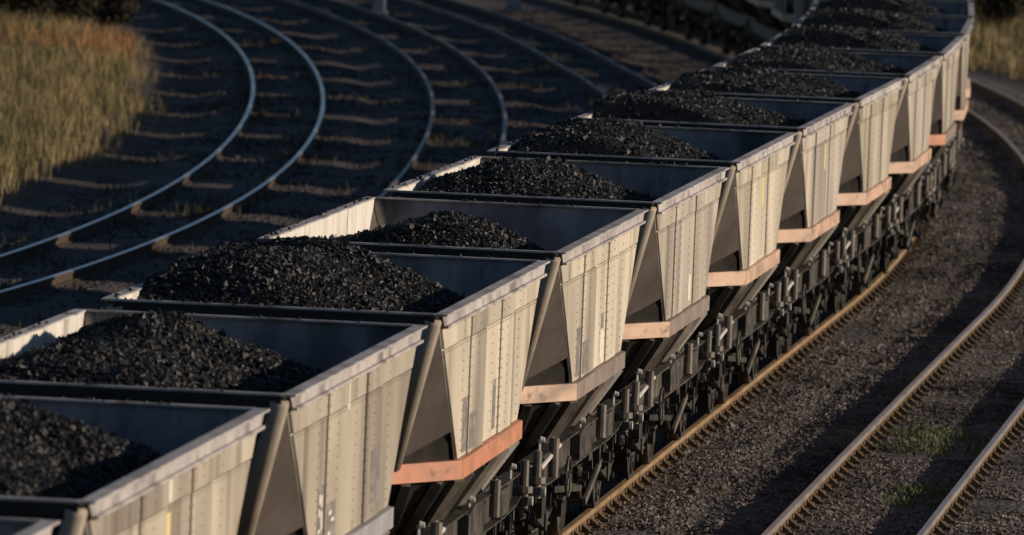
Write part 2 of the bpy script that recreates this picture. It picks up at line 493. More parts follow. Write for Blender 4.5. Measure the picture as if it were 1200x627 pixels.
build_track(LINE['train'], 'rusty track under the loaded coal train', M['head_rust'], M['rust_rail'], y_single=(84, 150), chairs=True, seed=1)
build_track(LINE['right'], 'empty track with polished rail heads beside the sunlit side of the train', M['head_bright'], M['rust_rail'], y_single=(84, 165), chairs=True, gauge=.77, seed=2)
build_track(LINE['siding_c'], 'dull rusty track nearest to the shaded side of the train', M['head_dull'], M['rust_shaded'], seed=3)
build_track(LINE['siding_b'], 'middle track of the three curving on the shaded side of the train', M['head_dull'], M['rust_shaded'], seed=4)
build_track(LINE['siding_a'], 'shiny railed track curving beside the dry grass', M['head_blue'], M['rust_shaded'], seed=5)

# ------------------------------------------------------------------ hopper wagon
A_, B_, ZR, ZB, HW = 3.780, 2.187, 3.297, 1.956, 1.38
BAR = .165
RG = (1, -1)


def hl(z):
    return B_ + (A_ - B_) * (z - ZB) / (ZR - ZB)


COLS = [-9, -1.6, -.5, .6, 1.5, 9]
ROWS = [(ZB + .004, 2.965, 0), (2.977, 3.165, 1)]
WM = {}                                         # mesh library, wagon axes: x right, y away from the camera, z up
for sx in RG:
    WM['side_wall', sx] = MB().prism([(sx * (HW - .02), -A_, ZR - .02), (sx * (HW - .02), A_, ZR - .02), (sx * (HW - .02), B_, ZB), (sx * (HW - .02), -B_, ZB)],
                                     (sx * .012, 0, 0)).mesh('side_wall', M['inner_side'])
    pans = []
    for ci in range(5):
        for z0, z1, ri in ROWS:
            ya0, ya1 = max(COLS[ci], -hl(z0)) , max(COLS[ci], -hl(z1))
            yb0, yb1 = min(COLS[ci + 1], hl(z0)), min(COLS[ci + 1], hl(z1))
            th = .018 if ci % 2 == 0 else .032
            th += .004 * ri
            g = .006
            pts = [(sx * (HW - .007), ya0 + g, z0), (sx * (HW - .007), yb0 - g, z0), (sx * (HW - .007), yb1 - g, z1), (sx * (HW - .007), ya1 + g, z1)]
            pans.append(MB().prism(pts, (sx * th, 0, 0)).mesh('side_panel', M['panel']))
    WM['panels', sx] = pans
    rv = MB()
    for yy in (-1.6, -.5, .6, 1.5, -1.05, .05, 1.05, 2.0, -2.05):
        z = ZB + .07
        while z < 3.14:
            if abs(yy) < hl(z) - .06 and abs(z - 2.97) > .02:
                for dy in ((-.05, .05) if yy in (-1.6, .6) else (0,)):
                    ci = max(k for k in range(5) if COLS[k] <= yy + dy)
                    sf = HW - .007 + (.018 if ci % 2 == 0 else .032) + (.004 if z > 2.97 else 0)
                    rv.tube((sx * HW, yy + dy, z), (sx * (sf + .007), yy + dy, z), .0125, 6, .007)
            z += .085
    yy = -hl(2.93) + .1
    while yy < hl(2.93) - .1:
        rv.tube((sx * HW, yy, 2.945), (sx * (HW - .007 + (.018 if max(k for k in range(5) if COLS[k] <= yy) % 2 == 0 else .032) + .006), yy, 2.945), .010, 5, .007)
        yy += .14
    WM['rivets', sx] = rv.mesh('rivet_rows', M['panel'])
    r = MB()
    r.box(min(sx * (HW - .03), sx * (HW + .075)), max(sx * (HW - .03), sx * (HW + .075)), -A_ - .02, A_ + .02, ZR - .016, ZR)
    r.prism([(sx * (HW + .026), -hl(3.19), 3.19), (sx * (HW + .026), hl(3.19), 3.19), (sx * (HW + .026), A_, ZR - .017), (sx * (HW + .026), -A_, ZR - .017)], (sx * .012, 0, 0))
    r.box(min(sx * (HW + .02), sx * (HW + .068)), max(sx * (HW + .02), sx * (HW + .068)), -hl(3.18), hl(3.18), 3.168, 3.189)
    WM['side_rim', sx] = r.mesh('side_rim', M['rim'])
    WM['side_bar', sx] = MB().box(min(sx * (HW - .03), sx * (HW + .06)), max(sx * (HW - .03), sx * (HW + .06)), -B_ - .0, B_ + .0, ZB - BAR, ZB - .003).mesh('side_bar', M['bar_pink'])

EX, EY = .92, 2.98
for sy in RG:
    r = MB()
    r.box(-HW + .031, HW - .031, *sorted((sy * (A_ - .05), sy * (A_ + .03))), ZR - .014, ZR + .002)
    r.box(-HW + .03, HW - .03, *sorted((sy * (A_ + .006), sy * (A_ + .03))), ZR - .11, ZR - .015)
    r.m = [0] * 6 + [1] * 6  # web below the pale flange coloured near black as unlit end face
    WM['end_rim', sy] = r.mesh('end_rim', [M['rim'], M['chute']])
    WM['end_sheet', sy] = MB().prism([(-HW + .022, sy * A_, ZR - .015), (HW - .022, sy * A_, ZR - .015), (EX, sy * EY, ZB), (-EX, sy * EY, ZB)],
                                     (0, -sy * .012, 0)).mesh('end_sheet', [M['inner']])
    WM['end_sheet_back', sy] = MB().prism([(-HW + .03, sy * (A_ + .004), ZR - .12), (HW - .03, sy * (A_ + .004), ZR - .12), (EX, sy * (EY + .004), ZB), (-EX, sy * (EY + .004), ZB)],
                                          (0, sy * .006, 0)).mesh('end_sheet', [M['chute']])  # outer face coloured near black for the shade between wagons
    WM['end_bar', sy] = MB().box(-EX, EX, *sorted((sy * (EY - .03), sy * (EY + .06))), ZB - BAR, ZB - .002).mesh('end_bar', M['bar_pink'])
    for sx in RG:
        T_, C_, E_ = Vector((sx * (HW - .012), sy * (A_ - .01), ZR - .03)), Vector((sx * (HW - .012), sy * B_, ZB)), Vector((sx * EX, sy * EY, ZB))
        S_ = T_ + (C_ - T_) * .80
        WM['corner_plate', sx, sy] = MB().prism([T_, E_, S_], (-sx * .01, -sy * .008, 0)).mesh('corner_plate', M['endplate'])
        c = MB()
        top = T_ + Vector((-sx * .03, sy * .02, -.03)); bot = E_ + Vector((0, sy * .03, .0))
        n_ = (bot - top).normalized()
        c.tube(top, bot, .072, 16, .098)
        me = c.mesh('corner_strut', M['strut']); me.shade_smooth()
        WM['corner_strut', sx, sy] = me
        d = Vector((E_.x - C_.x, E_.y - C_.y, 0)).normalized()
        nrm = Vector((abs(d.y) * sx, abs(d.x) * sy, 0))
        b0, b1 = C_.copy(), E_.copy()
        m_ = MB()
        out, inn = .06, -.03
        zc = ZB - BAR
        pts = [(sx * (HW + .058), sy * (B_ + .002), zc), (sx * (HW - .03), sy * (B_ + .002), zc), (sx * (EX + .001), sy * (EY - .03), zc), (sx * (EX + .001), sy * (EY + .058), zc)]
        m_.prism(pts, (0, 0, BAR - .004))
        WM['corner_bar', sx, sy] = m_.mesh('corner_bar', M['bar_pink'])

# lower hopper (chute) below the cradle
ring = [(HW - .04, -B_), (HW - .04, B_), (EX, EY - .05), (-EX, EY - .05), (-HW + .04, B_), (-HW + .04, -B_), (-EX, -EY + .05), (EX, -EY + .05)]
low = [(.58, -1.15), (.58, 1.15), (.5, 1.3), (-.5, 1.3), (-.58, 1.15), (-.58, -1.15), (-.5, -1.3), (.5, -1.3)]
m_ = MB()
vs = [(x, y, ZB - BAR + .02) for x, y in ring] + [(x, y, .62) for x, y in low]
m_.add(vs, [(k, (k + 1) % 8, 8 + (k + 1) % 8, 8 + k) for k in range(8)] + [tuple(range(8, 16))])
# added dark plates blocking light through the notch under each corner plate
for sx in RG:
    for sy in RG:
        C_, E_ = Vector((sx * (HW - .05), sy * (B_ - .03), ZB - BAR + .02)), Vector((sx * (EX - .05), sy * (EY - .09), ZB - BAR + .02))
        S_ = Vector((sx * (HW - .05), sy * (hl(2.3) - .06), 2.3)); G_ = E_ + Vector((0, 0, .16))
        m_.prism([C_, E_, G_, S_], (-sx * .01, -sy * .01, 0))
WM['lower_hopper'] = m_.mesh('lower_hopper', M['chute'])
ribs = []
for sx in RG:
    for yy, yb in ((-2.05, -1.12), (-1.3, -.72), (-.45, -.25), (.45, .25), (1.3, .72), (2.05, 1.12)):
        top = Vector((sx * (HW + .0), yy, ZB - BAR)); bot = Vector((sx * .64, yb, .66))
        ribs.append(MB().bar(top, bot, .09, .10, (sx, 0, .8)).mesh('hopper_rib', M['rib']))
for sx in RG:
    for sy in RG:
        for fr in (.25, .75):
            top = Vector((sx * (HW + (EX - HW) * fr), sy * (B_ + (EY - B_) * fr), ZB - BAR)); bot = Vector((sx * .56, sy * (1.18 + .1 * fr), .66))
            ribs.append(MB().bar(top, bot, .07, .08, (sx, sy, .8)).mesh('hopper_rib', M['rib']))
ribs = ribs[:6] + ribs[12:16] + ribs[6:12] + ribs[16:]
WM['ribs'] = ribs

# running gear
WB = 2.78
for sx in RG:
    m_ = MB()
    low_edge = [(3.97, 1.12), (3.5, 1.06), (2.6, 1.03), (0, 1.03), (-2.6, 1.03), (-3.5, 1.06), (-3.97, 1.12)]
    pts = [(sx * 1.17, y, z) for y, z in [(-3.97, 1.31), (3.97, 1.31)] + low_edge]
    m_.prism(pts, (sx * .014, 0, 0))
    m_.box(*sorted((sx * 1.10, sx * 1.25)), -3.97, 3.97, 1.311, 1.328)
    for (y0, z0), (y1, z1) in zip(low_edge[:-1], low_edge[1:]):
        m_.bar((sx * 1.21, y0, z0), (sx * 1.21, y1, z1), .11, .018)
    WM['solebar', sx] = m_.mesh('solebar', M['frame'])
    for sy in RG:
        y = sy * WB
        g = MB()                                    # W-shaped axle guard
        g.box(*sorted((sx * 1.125, sx * 1.145)), y - .24, y - .16, .38, .97)
        g.box(*sorted((sx * 1.125, sx * 1.145)), y + .16, y + .24, .38, .97)
        g.bar((sx * 1.135, y - .62, .93), (sx * 1.135, y - .25, .42), .02, .07)
        g.bar((sx * 1.135, y + .62, .93), (sx * 1.135, y + .25, .42), .02, .07)
        g.box(*sorted((sx * 1.12, sx * 1.15)), y - .24, y + .24, .33, .38)
        WM['axle_guard', sx, sy] = g.mesh('axle_guard', M['under'])
        g = MB()
        g.box(*sorted((sx * .98, sx * 1.12)), y - .13, y + .13, .36, .60)
        g.tube((sx * 1.12, y, .47), (sx * 1.16, y, .47), .10, 14, .085)
        g.tube((sx * 1.16, y, .47), (sx * 1.175, y, .47), .035, 8)
        WM['axlebox', sx, sy] = g.mesh('axlebox', M['under'])
        g = MB()                                    # leaf spring with hangers
        for k in range(6):
            h = .62 - k * .085
            zz = .62 + k * .022
            for (a0, a1) in ((-1, 0), (0, 1)):
                ya, yb2 = y + a0 * h, y + a1 * h
                za, zb2 = zz + .13 * (abs(a0) * h / .62) ** 2, zz + .13 * (abs(a1) * h / .62) ** 2
                g.bar((sx * 1.20, ya, za), (sx * 1.20, yb2, zb2), .085, .018)
        for e in (-1, 1):
            g.bar((sx * 1.20, y + e * .62, .74), (sx * 1.20, y + e * .66, .98), .05, .03)
        g.box(*sorted((sx * 1.14, sx * 1.26)), y - .06, y + .06, .59, .78)
        WM['leaf_spring', sx, sy] = g.mesh('leaf_spring', M['under'])
        # wheel
        g = MB()
        prof2 = [(.635, .10), (.635, .19), (.66, .40), (.66, .455), (.645, .484), (.67, .484), (.69, .457), (.795, .452), (.80, .40), (.76, .38), (.745, .20), (.81, .16), (.82, .10)]
        nn = 28
        vs, fs = [], []
        for k in range(nn):
            a = 2 * math.pi * k / nn
            for xx, rr in prof2:
                vs.append((sx * xx, y + rr * math.cos(a), .452 + rr * math.sin(a)))
        kp = len(prof2)
        for k in range(nn):
            k2 = (k + 1) % nn
            for j in range(kp - 1):
                fs.append((k * kp + j, k2 * kp + j, k2 * kp + j + 1, k * kp + j + 1))
        g.add(vs, fs)
        WM['wheel', sx, sy] = g.mesh('wheel', M['under'])
        # upright bracket with its lit edge, seen against the dark chute
        yb = sy * 3.93
        g = MB()
        g.tube((sx * 1.28, yb, 1.0), (sx * 1.28, yb, 1.44), .042, 10)
        g.box(*sorted((sx * 1.185, sx * 1.24)), yb - .05, yb + .05, 1.12, 1.28)
        g.tube((sx * 1.28, yb, 1.14), (sx * 1.28, yb, 1.20), .085, 10)
        WM['upright_bracket', sx, sy] = g.mesh('upright_bracket', M['rib'])
        WM['bracket_bolt', sx, sy] = MB().tube((sx * 1.335, yb - .03, 1.07), (sx * 1.37, yb - .03, 1.07), .045, 10).mesh('bracket_bolt', M['bright'])
        # buffer
        g = MB()
        bx, by = sx * .86, sy * 3.96
        g.tube((bx, by, 1.05), (bx, by + sy * .26, 1.05), .125, 14, .10)
        g.tube((bx, by + sy * .26, 1.05), (bx, by + sy * .40, 1.05), .065, 12)
        g.tube((bx, by + sy * .40, 1.05), (bx, by + sy * .44, 1.05), .20, 18, .19)
        WM['buffer', sx, sy] = g.mesh('buffer', M['under'])
    # brake gear on the solebar face
    WM['brake_lever', sx] = [MB().bar((sx * 1.18, 1.3, .50), (sx * 1.22, 2.25, .82), .03, .07).mesh('brake_lever', M['rib']),
                             MB().bar((sx * 1.25, -2.2, .93), (sx * 1.25, .2, .74), .03, .06).mesh('brake_lever', M['under'])]
    g = MB()
    nseg = 18
    cy, cz, R_ = -1.75, 1.02, .19
    ring_p = [(sx * 1.34, cy + R_ * math.cos(2 * math.pi * k / nseg), cz + R_ * math.sin(2 * math.pi * k / nseg)) for k in range(nseg)]
    for k in range(nseg):
        g.tube(ring_p[k], ring_p[(k + 1) % nseg], .016, 6)
    for k in range(0, nseg, 6):
        g.tube((sx * 1.34, cy, cz), ring_p[k], .012, 6)
    g.tube((sx * 1.11, cy, cz), (sx * 1.35, cy, cz), .025, 8)
    WM['hand_wheel', sx] = g.mesh('hand_wheel', M['under'])
    WM['support_post', sx] = [MB().tube((sx * 1.28, yy, z_), (sx * 1.28, yy, 1.45), .05, 10).mesh('support_post', M['rib'])
                              for yy, z_ in ((1.65, 1.12), (-2.55, 1.08))]
    g1 = MB().prism([(sx * 1.19, -.25, 1.055), (sx * 1.19, .85, 1.055), (sx * 1.19, .85, 1.30), (sx * 1.19, .2, 1.36), (sx * 1.19, -.25, 1.30)], (sx * .09, 0, 0))
    g2 = MB().box(*sorted((sx * 1.19, sx * 1.27)), 2.2, 2.9, 1.06, 1.30)
    WM['gear_box', sx] = [g1.mesh('gear_box', M['frame']), g2.mesh('gear_box', M['frame'])]
    g = MB()
    rr_ = random.Random(77)
    for k in range(34):
        yy, zz = rr_.uniform(-3.8, 3.8), rr_.uniform(.42, .95)
        xx = sx * rr_.uniform(.98, min(1.22, 1.0 + (zz - .42) * .55))
        kind_ = rr_.random()
        if kind_ < .45:
            dy, dz = rr_.uniform(-.5, .5), rr_.uniform(-.16, .16)
            g.tube((xx, yy - dy / 2, zz - dz / 2), (xx, yy + dy / 2, zz + dz / 2), rr_.uniform(.012, .028), 6)
        elif kind_ < .75:
            h_, w_ = rr_.uniform(.04, .10), rr_.uniform(.05, .2)
            g.box(*sorted((xx, xx + sx * .06)), yy - w_, yy + w_, zz - h_, zz + h_)
        else:
            g.tube((xx, yy, zz), (xx + sx * .07, yy, zz), rr_.uniform(.03, .075), 10)
    WM['brake_hanger', sx] = [g.mesh('brake_hangers', M['grime'])]
    WM['operating_knob', sx] = []
    for k, (yy, zz, rr) in enumerate(((-3.4, 1.50, .040), (-2.3, 1.40, .046), (.1, 1.41, .040), (2.0, 1.40, .034), (3.2, 1.44, .036))):
        g = MB()
        g.tube((sx * 1.245, yy, zz), (sx * 1.285, yy, zz), rr * .9, 10, rr * .6)
        g.tube((sx * 1.235, yy, zz - .12), (sx * 1.235, yy, zz), .014, 6)
        WM['operating_knob', sx].append(g.mesh('operating_knob', M['bright']))
    WM['pull_rod', sx] = [MB().tube((sx * 1.24, -3.3, 1.22), (sx * 1.27, -2.0, 1.34), .024, 8).mesh('pull_rod', M['bright']),
                          MB().tube((sx * 1.16, 1.2, 1.30), (sx * 1.16, 2.35, 1.34), .022, 8).mesh('pull_rod', M['frame']),
                          MB().tube((sx * 1.18, -3.4, .62), (sx * 1.18, -1.9, .58), .018, 6).mesh('pull_rod', M['frame'])]
for sy in RG:
    WM['axle', sy] = MB().tube((-1.05, sy * WB, .452), (1.05, sy * WB, .452), .075, 12).mesh('axle', M['under'])
    g = MB().box(-1.20, 1.20, *sorted((sy * 3.86, sy * 3.955)), .88, 1.218)
    for xx in (-.95, -.3, .3, .95):
        g.box(xx - .03, xx + .03, *sorted((sy * 3.30, sy * 3.86)), 1.02, 1.2)
    WM['headstock', sy] = g.mesh('headstock', M['frame'])
    g = MB()
    g.bar((0, sy * 3.95, 1.0), (0, sy * 4.2, .98), .06, .12)
    g.tube((-.06, sy * 4.2, .98), (.06, sy * 4.2, .80), .03, 8)
    g.tube((.06, sy * 4.2, .98), (-.06, sy * 4.28, .78), .03, 8)
    WM['coupling', sy] = g.mesh('coupling', M['under'])
    g = MB()
    for xx in (-.42, .42):
        g.tube((xx, sy * 3.97, .80), (xx, sy * 4.12, .68), .025, 8)
        g.tube((xx, sy * 4.12, .68), (xx * .7, sy * 4.35, .60), .025, 8)
    WM['brake_hose', sy] = g.mesh('brake_hose', M['under'])
    g = MB()
    for xx in (-.5, .5):
        g.tube((xx, sy * 3.82, 1.23), (xx * 1.25, sy * 3.2, ZR - .75), .035, 8)
    WM['end_stay', sy] = g.mesh('end_stay', M['under'])

ORD = ['nearest', 'second', 'third', 'fourth', 'fifth', 'sixth', 'seventh', 'eighth', 'ninth', 'tenth', 'eleventh', 'twelfth', 'thirteenth',
       'fourteenth', 'fifteenth', 'sixteenth', 'seventeenth', 'eighteenth', 'nineteenth', 'twentieth', 'twenty-first', 'twenty-second', 'twenty-third', 'twenty-fourth']
#        side bar, end bars of the cradle
BARS = {0: ('bar_grey', 'bar_pink'), 1: ('bar_grey', 'bar_pink'), 2: ('bar_grey', 'bar_pink'), 3: ('bar_orange', 'bar_orange'), 4: ('bar_dirty', 'bar_pink'),
        5: ('bar_dirty', 'bar_pink'), 6: ('bar_pink', 'bar_pink'), 7: ('bar_pink', 'bar_pink'), 8: ('bar_pink', 'bar_pink'), 9: ('bar_pink', 'bar_pink'), 10: ('bar_dirty', 'bar_orange')}
LOOK = {0: 'with only its far rim corner in view', 1: 'with a yellow strip high on its side', 2: 'grey lettering panels on its side',
        3: 'with vivid orange cradle bar', 4: 'with very pale side and grimy cradle bar', 5: 'with pale strip low on its side',
        6: 'with pale strip high on its side', 7: 'just before the train begins to bend', 8: 'with faded pink cradle bar', 9: 'high in the picture',
        10: 'last one showing its sunlit side'}


def at_s(q):
    return np.interp(q, S, PX), np.interp(q, S, PY)


PANEL_TINTS = [M['panel']]
for k, (f_, w_) in enumerate(((1.12, 1.06), (.92, 1.05), (1.20, 1.06), (.88, 1.05))):
    st = [(.28, tuple(np.array((.33, .29, .245 / w_)) * f_)), (.5, tuple(np.array((.475, .43, .37 / w_)) * f_)), (.72, tuple(np.array((.61, .56, .485 / w_)) * f_))]
    PANEL_TINTS.append(material('weathered_aluminium_%s' % 'abcd'[k], st, 1.6, (1, .55, .22), (.42, .62), .1, .4, .12, 18, rand=.12,
                                dirt=[(1.0, (1, 1.1, .55), (.20, .175, .155), .50, .78), (1.0, (1, 3.2, .30), (.115, .095, .08), .56, .74), (2.6, (1, 1.0, 1.2), (.30, .17, .10), .64, .80)]))
TINT = {0: 4, 1: 4, 2: 4, 3: 1, 4: 3, 5: 0, 6: 1, 7: 0, 8: 2, 9: 0, 10: 2}


def mark(parent, name, y0, y1, z0, z1, mat, sx=1):
    ci = max(k for k in range(5) if COLS[k] <= (y0 + y1) / 2)
    proud = -.007 + (.018 if ci % 2 == 0 else .032) + (.004 if z1 > 2.98 else 0) + .003
    return link(name, MB().box(*sorted((sx * (HW + proud - .012), sx * (HW + proud))), y0, y1, z0, z1).mesh(name, mat), parent)


def build_wagon(i):
    s0 = (i - 3) * 8.9
    (x0, y0), (x1, y1) = at_s(s0 - WB), at_s(s0 + WB)
    t = bpy.data.objects.new('hopper_wagon', None)
    COL.objects.link(t)
    t.location = ((x0 + x1) / 2, (y0 + y1) / 2, 0)
    t.rotation_euler = (0, 0, -math.atan2(x1 - x0, y1 - y0))
    look = LOOK.get(i, 'far round the bend, shaded side showing')
    tag(t, ('%s wagon of the coal train, %s' % (ORD[i], look)), 'hopper wagon', 'coal hopper wagons of the train')
    near = i <= 11
    sb, eb = (M[k] for k in BARS.get(i, ('bar_pink', 'bar_pink')))
    pm = PANEL_TINTS[TINT.get(i, 0)]
    for sx in RG:
        w = link('side_wall', WM['side_wall', sx], t)
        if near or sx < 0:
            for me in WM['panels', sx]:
                link('side_panel', me, w, pm if sx > 0 else M['panel_shaded'])
        if i <= 8 and sx > 0:
            rv_ = link('rivet_rows', WM['rivets', sx], w, pm)
            rv_['kind'] = 'stuff'
        link('side_rim', WM['side_rim', sx], t)
        link('side_bar', WM['side_bar', sx], t, sb)
        link('solebar', WM['solebar', sx], t)
        for sy in RG:
            link('corner_plate', WM['corner_plate', sx, sy], t)
            link('corner_strut', WM['corner_strut', sx, sy], t)
            link('corner_bar', WM['corner_bar', sx, sy], t, eb)
            link('wheel', WM['wheel', sx, sy], t)
            link('axlebox', WM['axlebox', sx, sy], t)
            if near or sx < 0:
                link('axle_guard', WM['axle_guard', sx, sy], t)
                link('leaf_spring', WM['leaf_spring', sx, sy], t)
            if i <= 11:
                link('buffer', WM['buffer', sx, sy], t)
                if sx > 0:
                    br = link('upright_bracket', WM['upright_bracket', sx, sy], t)
                    link('bracket_bolt', WM['bracket_bolt', sx, sy], br)
        if i <= 11 and sx > 0:
            link('hand_wheel', WM['hand_wheel', sx], t)
            for nm in ('brake_lever', 'brake_hanger', 'support_post', 'gear_box', 'operating_knob', 'pull_rod'):
                for me in WM[nm, sx]:
                    o_ = link(nm, me, t)
                    if nm == 'brake_hanger':
                        o_['kind'] = 'stuff'
    for sy in RG:
        for nm in ('end_rim', 'end_sheet', 'end_sheet_back', 'axle', 'headstock') + (('coupling', 'brake_hose') if i <= 6 else ()):
            link('outer_end_sheet' if nm == 'end_sheet_back' else nm, WM[nm, sy], t)
        link('end_bar', WM['end_bar', sy], t, eb)
    lh = link('lower_hopper', WM['lower_hopper'], t)
    if i <= 11:
        for me in WM['ribs'][:10]:
            link('hopper_rib', me, lh)
    # painted and fixed marks
    if i == 1:
        mark(t, 'reflective_strip', -.40, -.28, 2.99, 3.15, M['white'])
        mark(t, 'reflective_strip', -.46, -.28, 2.60, 2.92, M['yellow'])
    if i == 2:
        mark(t, 'reflective_strip', -.50, -.36, 2.93, 3.14, M['white'])
    if i in (6, 7):
        mark(t, 'reflective_strip', -.10, .12, 2.60, 2.92, M['yellow'])
    if i in (4, 5):
        mark(t, 'reflective_strip', .15, .40, 2.02, 2.30, M['white'])
    if i in (3, 4):
        mark(t, 'data_panel', .20, .42, (2.02 if i == 3 else 2.31), (2.46 if i == 3 else 2.46), M['greypanel'])
    if i == 2:
        mark(t, 'data_panel', .95, 1.5, 2.08, 2.50, M['greypanel'])
    if i in (2, 3, 4):
        a = mark(t, 'lettering_panel', -1.95, -1.62, 1.99, 2.46, M['greypanel'])
        b = mark(t, 'lettering_panel', -1.53, -1.05, 1.99, 2.30, M['greypanel'])
        if i == 2:
            L_ = MB(); X0, X1 = HW + .0142, HW + .0160
            for (yy, zz, dy, dz) in ((-1.84, 2.36, .05, .07), (-1.74, 2.34, .04, .09), (-1.86, 2.26, .03, .06), (-1.74, 2.22, .05, .09), (-1.84, 2.12, .12, .025),
                                     (-1.72, 2.15, .04, .05), (-1.80, 2.02, .10, .04)):
                L_.box(X0, X1, yy - dy / 2 - .02, yy + dy / 2 + .02, zz - dz / 2, zz + dz / 2)
            link('lettering', L_.mesh('lettering', M['white']), a)
            L_ = MB(); X0, X1 = HW + .0282, HW + .0300
            for (yy, zz, dy, dz) in ((-1.36, 2.22, .10, .03), (-1.22, 2.16, .12, .025), (-1.40, 2.04, .10, .08)):
                L_.box(X0, X1, yy - dy / 2 - .02, yy + dy / 2 + .02, zz - dz / 2, zz + dz / 2)
            link('lettering', L_.mesh('lettering', M['white']), b)
    return t


# ------------------------------------------------------------------ coal
OCT_F = np.array([(0, 2, 4), (2, 1, 4), (1, 3, 4), (3, 0, 4), (2, 0, 5), (1, 2, 5), (3, 1, 5), (0, 3, 5)])
OCT_V = np.array([(1, 0, 0), (-1, 0, 0), (0, 1, 0), (0, -1, 0), (0, 0, 1), (0, 0, -1)], float)


def lumps(cent, size, g, flat=1.0):
    n = len(cent)
    v = OCT_V[None] * g.uniform(.55, 1.25, (n, 6, 1)) + g.normal(0, .22, (n, 6, 3))
    a = g.normal(0, 1, (n, 4)); a /= np.linalg.norm(a, axis=1)[:, None]
    w, x, y, z = a.T
    R = np.stack([1 - 2 * (y * y + z * z), 2 * (x * y - z * w), 2 * (x * z + y * w), 2 * (x * y + z * w), 1 - 2 * (x * x + z * z), 2 * (y * z - x * w),
                  2 * (x * z - y * w), 2 * (y * z + x * w), 1 - 2 * (x * x + y * y)], 1).reshape(n, 3, 3)
    v = np.einsum('nij,nkj->nki', R, v) * size[:, None, None]
    v[:, :, 2] *= flat
    v = v + cent[:, None, :]
    f = OCT_F[None] + (np.arange(n) * 6)[:, None, None]
    return v.reshape(-1, 3), f.reshape(-1, 3)


#      peak height over rim, peak x, peak y, ridge half length
HEAP = {0: (.0, -.35, -.3, .8), 1: (.20, -.50, .1, 2.0), 2: (.07, -.48, -.1, 2.0), 3: (.19, -.40, .0, 1.6), 4: (.06, -.25, -.3, 1.0), 5: (.12, -.45, -.2, 1.7),
        6: (.13, -.55, -.1, 1.9), 7: (.13, -.60, .0, 2.2), 8: (.12, -.60, .0, 2.4), 9: (.14, -.55, 0, 2.4), 10: (.14, -.5, .1, 2.4)}


def heap_height(x, y, hp, seed):
    ph, px, py, rl = hp
    dx = (x - px) / np.where(x < px, 2.4 if ph in (.20, .19, .13) else 1.2, 1.18)
    dy = np.maximum(np.abs(y - py) - rl, 0) * .8
    d = np.sqrt(dx * dx + dy * dy + .04) - .2
    z = ZR + ph - (.47 if rl < 1.5 else .40 if rl < 2.1 else .27) * d - .06 * d * d
    z = z + .16 * vnoise(x + 50, y + 50, .9, seed) + .08 * vnoise(x + 50, y + 50, .35, seed + 1)
    return np.maximum(z, 2.62 + .06 * vnoise(x + 50, y + 50, .5, seed + 2))


def heap_mesh(hp, seed, n_l):
    g = np.random.default_rng(seed)
    xs, ys = np.linspace(-HW + .024, HW - .024, 56), np.linspace(-3.2, 3.2, 128)
    X, Y = np.meshgrid(xs, ys, indexing='ij')
    Y = Y * np.interp(np.abs(X), [1.0, HW], [1.0, .90])
    Z = heap_height(X, Y, hp, seed) + g.uniform(-.012, .012, X.shape)
    end = 3.2 - np.abs(Y)
    Z = np.minimum(Z, 2.66 + np.clip(end, 0, 9) * 1.05 + .02)        # falls away along the sloping end sheets
    sh = np.arange(X.size).reshape(X.shape)
    f = np.stack([sh[:-1, :-1].ravel(), sh[1:, :-1].ravel(), sh[1:, 1:].ravel(), sh[:-1, 1:].ravel()], 1)
    body = np_mesh('coal_surface', np.stack([X.ravel(), Y.ravel(), Z.ravel()], 1), f, M['coal'])
    lx, ly = g.uniform(-HW + .07, HW - .07, n_l), g.uniform(-3.05, 3.05, n_l)
    ly = ly * np.interp(np.abs(lx), [1.0, HW], [1.0, .90])
    lz = np.minimum(heap_height(lx, ly, hp, seed), 2.66 + (3.2 - np.abs(ly)) * 1.05)
    sz = g.gamma(1.7, .0052, n_l) + .009
    sz = np.minimum(sz, .055)
    n_r = 60                                   # bits left lying on the rims and against the walls
    side = g.integers(0, 3, n_r)
    ex = np.where(side == 0, -HW - g.uniform(-.01, .05, n_r), g.uniform(-HW, HW * .7, n_r))
    ey = np.where(side == 0, g.uniform(-3.6, 3.6, n_r), np.where(side == 1, -1, 1) * (A_ - g.uniform(-.02, .04, n_r)))
    er = g.uniform(.010, .024, n_r)
    lx, ly, lz, sz = np.append(lx, ex), np.append(ly, ey), np.append(lz, np.full(n_r, ZR + .004)), np.append(sz, er)
    v, ff = lumps(np.stack([lx, ly, lz + sz * .25], 1), sz, g)
    lump = np_mesh('coal_lumps', v, ff, M['coal'])
    return body, lump


N_WAGONS = 23
heaps_far = None
for i in range(N_WAGONS):
    t = build_wagon(i)
    if i <= 10:
        b_me, l_me = heap_mesh(HEAP[i], 100 + 7 * i, 22000 if 1 <= i < 6 else 8000)
        heaps_far = (b_me, l_me)
    else:
        b_me, l_me = heaps_far
    h = link('coal_heap', b_me)
    h.location = t.location
    h.rotation_euler = t.rotation_euler
    l = link('coal_lumps', l_me, h)
    l['kind'] = 'stuff'
    look = {3: 'tallest black coal heap', 4: 'low black coal heap', 2: 'wide black coal heap'}.get(i, 'heap of black coal')
    tag(h, '%s inside the %s hopper wagon of the train' % (look, ORD[i]), 'coal heap', 'coal loads in the hopper wagons')

# ------------------------------------------------------------------ loose ballast
def scatter(n, xr, yr, cond, sizes, g):
    x, y = g.uniform(*xr, n), g.uniform(*yr, n)
    k = cond(x, y)
    x, y = x[k], y[k]
    z, _ = ground_z(x, y)
    s = g.uniform(*sizes, len(x)) * g.uniform(.7, 1.3, len(x))
    return np.stack([x, y, z + s * .15], 1), s


